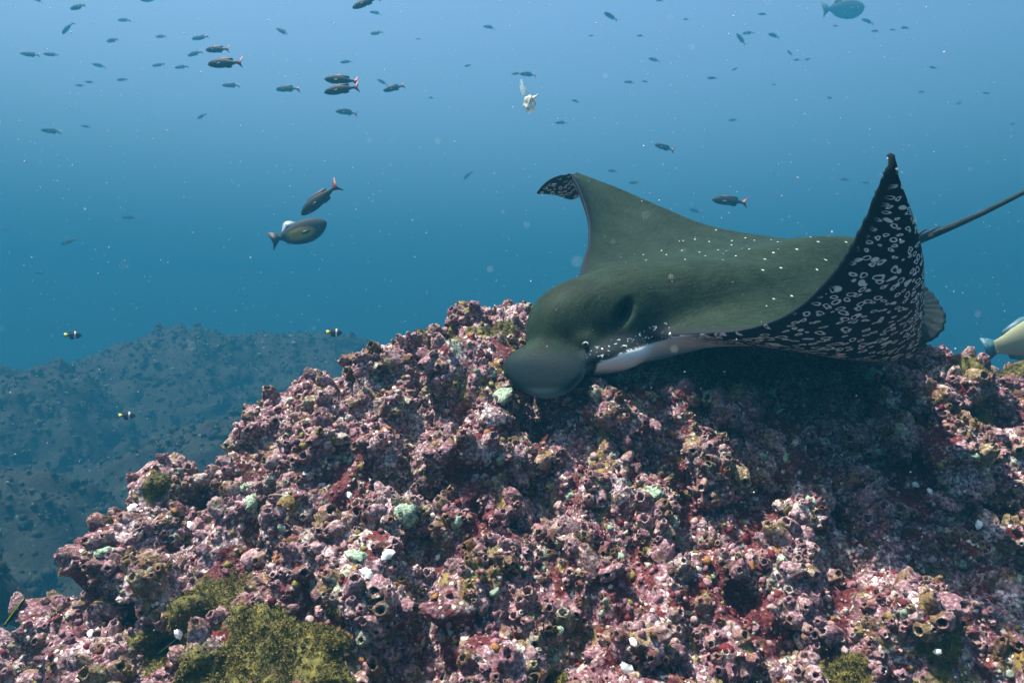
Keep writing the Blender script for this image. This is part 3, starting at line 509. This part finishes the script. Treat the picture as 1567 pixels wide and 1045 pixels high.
def fish_kind(kind):
    if kind == 'creole':
        pr_ = [(.50, -.012, .006, .006), (.475, -.008, .035, .025), (.43, 0, .068, .045), (.36, .004, .098, .062), (.26, .006, .122, .072), (.14, .006, .130, .072), (.02, .004, .120, .062), (-.10, .002, .095, .048), (-.20, 0, .062, .032), (-.28, 0, .038, .02), (-.33, 0, .032, .012), (-.35, 0, .030, .006)]
        tail = [(-.31, .028), (-.40, .085), (-.50, .185), (-.455, .07), (-.425, 0), (-.455, -.07), (-.50, -.175), (-.40, -.08), (-.31, -.028)]
        dorsal = [(.26, .115), (.22, .150), (.08, .165), (-.06, .150), (-.17, .135), (-.22, .10), (-.20, .055), (0, .11), (.14, .122)]; anal = [(.0, -.105), (-.05, -.135), (-.16, -.13), (-.20, -.10), (-.17, -.055)]; pec = [(0, 0), (-.05, .03), (-.15, .01), (-.17, -.03), (-.09, -.04)]
        bm, tm, fm = M_CRE, M_TAILRED, M_FINDK; eye = (.41, .025, .015)
    return pr_, tail, dorsal, anal, pec, bm, tm, fm, eye
def build_fish(name, pr_, tail, dorsal, anal, pec, bm, tm, fm, eye):
    L_ = []
    V, F_ = loft_fish(pr_); L_.append(('body', pd('fish_body', V, F_, bm), None)); V, F_ = fin(tail, .008); L_.append(('tail_fin', pd('fish_tail', V, F_, tm), None))
    V, F_ = fin(dorsal, .006); L_.append(('dorsal_fin', pd('fish_dorsal', V, F_, fm), None)); V, F_ = fin(anal, .006); L_.append(('anal_fin', pd('fish_anal', V, F_, fm), None))
    hwid = np.interp(.22, [q[0] for q in pr_][::-1], [q[3] for q in pr_][::-1])
    for s in (1, -1):
        V, F_ = fin(pec, .003); V = V @ np.array([[.9, .42 * s * -1, 0], [0, 1, 0], [0, 0, 1]]) * 1.0; V += np.array([.22, s * hwid * .97, -.03]); L_.append(('pectoral_fin', pd('fish_pectoral', V, F_, M_FINDK), None))
        hw_ = np.interp(eye[0], [q[0] for q in pr_][::-1], [q[3] for q in pr_][::-1]); V, F_ = ellipsoid(np.array([eye[0], s * hw_ * .88, eye[1]]), np.array([eye[2], 0, 0]), np.array([0, eye[2] * .6, 0]), np.array([0, 0, eye[2]])); L_.append(('eye', pd('fish_eye', V, F_, M_PUP), None))
    return L_
KINDS = {}
for kk, bend in (('creole', 0), ('creole_b', .28), ('creole_c', -.28), ('creole_d', .12)):
    KINDS[kk] = build_fish(kk, *fish_kind('creole'))
    for nm, me, _ in KINDS[kk]:
        v = verts_of(me); v[:, 1] += bend * np.clip(.15 - v[:, 0], 0, 1) ** 2 * 1.2; me.vertices.foreach_set('co', v.astype(np.float32).ravel()); me.update()
# surgeonfish-like grazer with an olive-yellow flank and a raised pale dorsal fin
t = NT('grazer_body'); o = t.obj(); v = t.n('ShaderNodeMapping', Vector=o); v.inputs['Location'].default_value = (-.18, 0, .30); v.inputs['Scale'].default_value = (3.6, 0, 8.5)
ln = t.n('ShaderNodeVectorMath', operation='LENGTH', ); t.put(ln.inputs[0], v.outputs[0]); sc2 = t.vor(o, 40)
c = t.mix(t.ss(t.math('ADD', ln.outputs['Value'], t.math('MULTIPLY', sc2, .08)), 1.1, .6), (.012, .02, .022), (.30, .25, .03)); M_GRZ = t.col(t.mix(t.math('MULTIPLY', t.ss(sc2, .4, .8), .35), c, (.008, .014, .016)))
M_PALEFIN = plain('pale_fin', (.22, .30, .33), .5)
KINDS['grazer'] = build_fish('grazer', [(a_, b_, c_ * 1.12, d_) for a_, b_, c_, d_ in [(.50, .06, .006, .006), (.475, .045, .05, .03), (.42, .03, .10, .05), (.33, .015, .145, .065), (.20, 0, .175, .075), (.06, -.012, .175, .07), (-.08, -.02, .145, .055), (-.19, -.02, .10, .038), (-.28, -.015, .052, .022), (-.33, -.012, .036, .014), (-.35, -.012, .033, .006)]],
    [(-.31, .03), (-.37, .085), (-.50, .12), (-.47, .03), (-.445, -.03), (-.44, -.11), (-.46, -.21), (-.39, -.13), (-.31, -.045)], [(.06, .155), (-.08, .215), (-.15, .225), (-.20, .20), (-.255, .07), (-.27, .045), (-.2, .08), (-.08, .12)], [(.05, -.175), (-.05, -.195), (-.2, -.15), (-.25, -.09), (-.1, -.15)], [(0, 0), (-.05, .03), (-.15, .01), (-.16, -.04), (-.08, -.04)], M_GRZ, M_FINDK, M_PALEFIN, (.36, .055, .018))
# pale yellow fish with blue tail, half out of the frame
t = NT('yellow_body'); o = t.obj(); wv3 = t.n('ShaderNodeTexWave', Vector=o, Scale=14.0, Distortion=4.0, Detail=2.0, bands_direction='Z'); c = t.mix(wv3.outputs['Fac'], (.26, .25, .10), (.19, .24, .19)); M_YEL = t.col(c); M_BLUEFIN = plain('blue_fin', (.04, .12, .15), .5)
KINDS['parrot'] = build_fish('parrot', [(.50, 0, .01, .01), (.46, 0, .06, .035), (.38, 0, .11, .06), (.24, .01, .155, .08), (.08, .01, .165, .08), (-.08, .01, .15, .066), (-.2, .005, .115, .05), (-.30, 0, .075, .032), (-.36, 0, .058, .018), (-.38, 0, .055, .008)],
    [(-.35, .05), (-.42, .085), (-.50, .105), (-.47, .0), (-.50, -.105), (-.42, -.085), (-.35, -.05)], [(.25, .15), (.15, .20), (-.1, .195), (-.28, .12), (-.3, .07), (-.1, .13)], [(.0, -.14), (-.1, -.185), (-.26, -.12), (-.27, -.08)], [(0, 0), (-.05, .03), (-.15, .01), (-.16, -.04), (-.08, -.04)], M_YEL, M_BLUEFIN, M_BLUEFIN, (.38, .04, .02))
# small dark fish with one white bar and a yellow tail
t = NT('barred_body'); o = t.obj(); s = t.n('ShaderNodeSeparateXYZ'); t.put(s.inputs[0], o); bar = t.math('MULTIPLY', t.ss(s.outputs['X'], .06, .08), t.ss(s.outputs['X'], .16, .14)); M_BAR = t.col(t.mix(bar, (.015, .02, .03), (.85, .88, .88))); M_YTAIL = plain('yellow_tail', (.62, .58, .04), .5)
KINDS['barred'] = build_fish('barred', [(.45, -.01, .01, .01), (.42, 0, .07, .04), (.34, 0, .14, .07), (.2, 0, .2, .085), (.05, 0, .21, .08), (-.1, 0, .16, .06), (-.2, 0, .09, .035), (-.27, 0, .055, .02), (-.3, 0, .05, .008)],
    [(-.26, .05), (-.34, .12), (-.48, .13), (-.46, 0), (-.48, -.13), (-.34, -.12), (-.26, -.05)], [(.2, .19), (.05, .27), (-.12, .26), (-.22, .18), (-.2, .08), (0, .18)], [(.1, -.2), (-.05, -.27), (-.2, -.2), (-.2, -.08), (0, -.18)], [(0, 0), (-.05, .03), (-.13, .01), (-.13, -.04), (-.08, -.04)], M_BAR, M_YTAIL, M_BAR, (.36, .04, .025))
# slim wrasse, dark with a yellow-green stripe
t = NT('striped_body'); o = t.obj(); s = t.n('ShaderNodeSeparateXYZ'); t.put(s.inputs[0], o); M_STR = t.col(t.mix(t.math('MULTIPLY', t.ss(s.outputs['Z'], .012, .02), t.ss(s.outputs['Z'], .05, .04)), (.010, .015, .013), (.26, .30, .02))); M_STRF = plain('green_fin', (.03, .04, .014), .5)
KINDS['wrasse'] = build_fish('wrasse', [(.5, 0, .006, .006), (.45, 0, .035, .025), (.35, 0, .065, .042), (.15, 0, .08, .05), (-.1, 0, .07, .042), (-.28, 0, .045, .025), (-.36, 0, .038, .014), (-.38, 0, .036, .006)],
    [(-.35, .035), (-.43, .06), (-.5, .06), (-.485, 0), (-.5, -.06), (-.43, -.06), (-.35, -.035)], [(.22, .07), (.15, .105), (-.2, .09), (-.28, .05), (-.1, .06)], [(.0, -.07), (-.05, -.1), (-.26, -.075), (-.27, -.045)], [(0, 0), (-.05, .03), (-.12, .01), (-.12, -.03)], M_STR, M_STRF, M_STRF, (.4, .02, .012))
M_HAZ = plain('grey_fish', (.05, .055, .055), .6)
KINDS['hazy'] = []
for nm, me, _ in KINDS['grazer']:
    me2 = me.copy(); me2.materials.clear(); me2.materials.append(M_HAZ); KINDS['hazy'].append((nm, me2, None))
def put_fish(kind, name, px, py, lpx, ang, L, label, cat='fish', group=None, yaw=None):
    Y = L * FPX / lpx; yaw = random.uniform(-.35, .35) if yaw is None else yaw
    a = math.radians(ang); X = Vector((math.cos(a) * math.cos(yaw), math.sin(yaw), math.sin(a))).normalized(); Yv = Vector((0, 0, 1)).cross(X).normalized(); Z = X.cross(Yv)
    r = empty(name); r.matrix_world = Matrix.Translation(at(px, py, Y)) @ Matrix((X, Yv, Z)).transposed().to_4x4() @ Matrix.Scale(L, 4)
    tag(r, label, cat, group)
    for nm, me, _ in KINDS[kind]: o = link(nm, me, r)
    return r
G1 = 'dark fish with reddish tails over the boulder'
for px, py, l, a, lab in [(345, 97, 58, 180, 'dark plump fish swimming just below a paler grey fish'), (333, 76, 41, 178, 'grey fish swimming just above a larger dark fish'),
    (523, 123, 54, 176, 'upper of two overlapping dark fish with red tails'), (523, 137, 56, 188, 'lower of two overlapping dark fish with red tails'), (603, 135, 35, 198, 'dark fish tilted head down beside the overlapping pair'),
    (560, 4, 46, 200, 'dark fish swimming high above the overlapping pair of red tailed fish'), (490, 305, 76, 218, 'dark red tailed fish diving onto the yellow flanked fish'), (1117, 308, 54, 172, 'dark fish with red tail above the back of the ray'), (1017, 226, 32, 160, 'dark fish alone in open water above the raised far wing')]:
    put_fish('creole', 'creole_fish', px, py, l, a, .28, lab, group=G1, yaw=random.uniform(-.2, .2))
G2 = 'faint fish shoal in the blue water'
FAR = [(440, 136, 38, 180), (531, 172, 34, 180), (354, 131, 27, 180), (575, 20, 19, 170), (433, 49, 25, 150), (577, 51, 22, 182), (530, 95, 19, 185), (585, 126, 17, 155), (307, 58, 27, 190), (298, 82, 26, 192), (120, 11, 31, 185), (103, 43, 26, 225), (190, 31, 21, 178), (173, 62, 25, 180), (47, 84, 28, 178), (79, 84, 23, 178), (152, 101, 20, 170), (243, 100, 20, 192), (278, 103, 21, 192), (187, 122, 17, 184), (246, 56, 19, 178), (122, 131, 14, 180), (137, 126, 15, 180), (79, 201, 29, 176), (132, 194, 14, 175), (309, 178, 19, 200), (58, 1, 16, 160),
    (749, 42, 19, 168), (935, 26, 26, 160), (716, 101, 11, 190), (808, 114, 26, 175), (790, 113, 15, 180), (1001, 92, 19, 172), (963, 126, 16, 170), (987, 125, 10, 180), (980, 55, 11, 175), (1090, 120, 16, 180), (881, 155, 13, 170), (859, 188, 19, 178), (1010, 1, 13, 180), (1134, 61, 23, 125), (1145, 51, 18, 175), (1185, 55, 22, 172), (1167, 22, 14, 175), (1328, 33, 20, 150), (1340, 48, 13, 175), (1386, 43, 14, 178), (1279, 40, 9, 180), (1209, 82, 12, 130), (1220, 92, 11, 180), (1236, 91, 10, 185), (1125, 106, 10, 200), (1428, 104, 13, 172), (1411, 141, 11, 180), (1122, 184, 14, 178), (1064, 323, 19, 165), (1293, 275, 13, 180), (1325, 280, 11, 170), (716, 268, 19, 222), (198, 333, 22, 182), (937, 262, 16, 178), (970, 280, 16, 182), (62, 418, 19, 178), (105, 370, 26, 200), (1510, 143, 10, 180), (1468, 158, 9, 200), (1366, 46, 9, 180), (1307, 5, 18, 170), (660, 150, 9, 180), (1185, 130, 8, 175), (1270, 150, 9, 180), (1550, 190, 8, 185), (30, 320, 12, 180), (8, 352, 14, 175), (905, 55, 8, 180), (1050, 30, 9, 175), (640, 60, 8, 180)]
for px, py, l, a in FAR:
    L = min(.36 if l > 17 else .22 + .008 * (l - 8), l * 20 / FPX)
    steep = (a % 180 > 20 and a % 180 < 160); lab, grp = 'small dusky fish fading into the blue open water', G2
    if px in (808, 790): lab, grp = 'small faint fish just above the drifting white jelly', 'faint fish above the jelly'
    elif px in (1307, 1328, 1340): lab, grp = 'small fish close beside the large hazy deep bodied fish', 'faint fish beside the hazy fish'
    elif px == 1064: lab, grp = 'small faint fish just beside the red tailed fish above the ray', None
    elif steep: lab, grp = 'small faint fish swimming steeply tilted in open water', 'steeply tilted faint fish'
    elif px < 200 and py > 320: lab, grp = 'faint fish low in the water just above the reef floor', 'faint fish over the reef floor'
    elif px in (330, 307, 298): lab, grp = 'small faint fish beside the grey and dark pair of fish', 'faint fish beside the dark pair'
    put_fish(random.choice(('creole', 'creole_b', 'creole_c', 'creole_d')), 'shoal_fish', px, py, l, a, L, lab, group=grp)
put_fish('grazer', 'grazing_fish', 456, 356, 92, 14, .36, 'dark fish with olive yellow flank and raised pale dorsal fin', yaw=.1)
put_fish('parrot', 'yellow_fish', 1582, 517, 182, 12, .46, 'pale yellow fish with blue tail passing behind the boulder', yaw=.15)
put_fish('hazy', 'hazy_fish', 1290, 14, 76, 3, 1.25, 'large deep bodied fish pale with haze near smaller fish', yaw=.2)
put_fish('hazy', 'hazy_fish', 230, -6, 46, 180, .66, 'faint deep bodied fish swimming alone high above the scattered shoal', yaw=.2)
put_fish('barred', 'barred_fish', 512, 509, 26, -2, .09, 'small dark fish with white bar and yellow tail beside the boulder slope', group='barred fish', yaw=.1)
put_fish('barred', 'barred_fish', 195, 636, 26, 0, .09, 'small white barred fish with yellow tail over the dim reef floor', group='barred fish', yaw=.2)
put_fish('barred', 'barred_fish', 112, 513, 26, 0, .11, 'hazy white barred fish above the farther reef mound', group='barred fish', yaw=.3)
put_fish('wrasse', 'striped_fish', 22, 937, 50, 55, .06, 'slim dark fish with yellow green stripe at the foot of the boulder', yaw=.1)
h, n = on_boulder(262, 985); q = put_fish('wrasse', 'striped_fish', 266, 983, 66, 38, .07, 'slim dark fish hugging the mossy green patch of the boulder', yaw=.3)
if h is not None: q.location = Vector(h) - ray(262, 985) * .03

# drifting pale jelly and suspended specks
M_JEL = plain('pale_jelly', (.62, .66, .54), .5); M_JEL.node_tree.nodes['Principled BSDF'].inputs['Alpha'].default_value = .55
M_WISP = plain('thin_jelly', (.6, .66, .58), .5); M_WISP.node_tree.nodes['Principled BSDF'].inputs['Alpha'].default_value = .3
jl = tag(empty('drifting_jelly', at(810, 160, 2.6)), 'white drifting jelly with a trailing wisp in open water', 'jelly')
V, F_ = ico(4, 3, .15); V = V * (1 + .22 * noise(V * 1.8 + 4)[:, None]); o = link('bell', mesh_np('bell', V * np.array([.021, .018, .030]), F_, M_JEL), jl)
pts = cr(np.array([(0., 0, .012), (-.016, 0, .04), (-.026, .005, .066), (-.028, .01, .09)]), np.linspace(0, 3, 24)); V, F_ = tube(pts, np.interp(np.linspace(0, 1, 24), [0, .3, 1], [.014, .013, .007]), 12, .5); link('trailing_wisp', mesh_np('trailing_wisp', V, F_, M_WISP), jl)
V, F_ = fin([(.006, .0), (.020, .012), (.034, .040), (.026, .034), (.012, .028), (-.004, .02)], .004); link('side_lobe', mesh_np('side_lobe', V, F_, M_JEL), jl)
n = 2600; Yp = RNG.uniform(.5, 4.5, n); sx = RNG.uniform(-40, 1610, n); sy = RNG.uniform(-30, 1070, n); pos = np.stack([(sx - CXP) * Yp / FPX, Yp, -(sy - CYP) * Yp / FPX], 1)
rs = RNG.uniform(.2, .5, n) * Yp / FPX * (1 + 2.2 * RNG.random(n) ** 9); keep = pos[:, 2] > np.maximum(boulder_z(pos[:, 0], pos[:, 1]) + .12, -1.2)
n2 = 34; Yn = RNG.uniform(.16, .4, n2); nx = RNG.uniform(0, 1567, n2); ny = RNG.uniform(0, 620, n2); pn = np.stack([(nx - CXP) * Yn / FPX, Yn, -(ny - CYP) * Yn / FPX], 1)
pos = np.r_[pos[keep], pn]; rs = np.r_[rs[keep], RNG.uniform(.0002, .00042, n2)]; n = len(pos)
M_SNOW = plain('snow_speck', (.8, .82, .78), .8)
o = scatter('marine_snow', [ico(1, 2, .2)], pos, frames(RNG.normal(size=(n, 3)), RNG.uniform(0, 6, n)), rs, np.zeros(n, int), M_SNOW, None); tag(o, 'fine white specks suspended throughout the water', kind='stuff')

# ------------------------------------------------------------------ the water itself
b = bmesh.new(); bmesh.ops.create_cube(b, size=2); hz = bpy.data.meshes.new('haze'); b.to_mesh(hz); b.free()
hm = bpy.data.materials.new('water_haze'); hm.use_nodes = True; ht = hm.node_tree; ht.nodes.remove(ht.nodes['Principled BSDF']); pv = ht.nodes.new('ShaderNodeVolumePrincipled')
pv.inputs['Color'].default_value = (.019, .136, .226, 1); pv.inputs['Density'].default_value = .078; pv.inputs['Anisotropy'].default_value = .1
ht.links.new(pv.outputs[0], ht.nodes['Material Output'].inputs['Volume']); hz.materials.append(hm)
haze = link('haze', hz); haze.location = (0, 20, 2.75); haze.scale = (85, 85, 6.75); tag(haze, 'blue haze of the sea water filling the whole scene', kind='stuff')
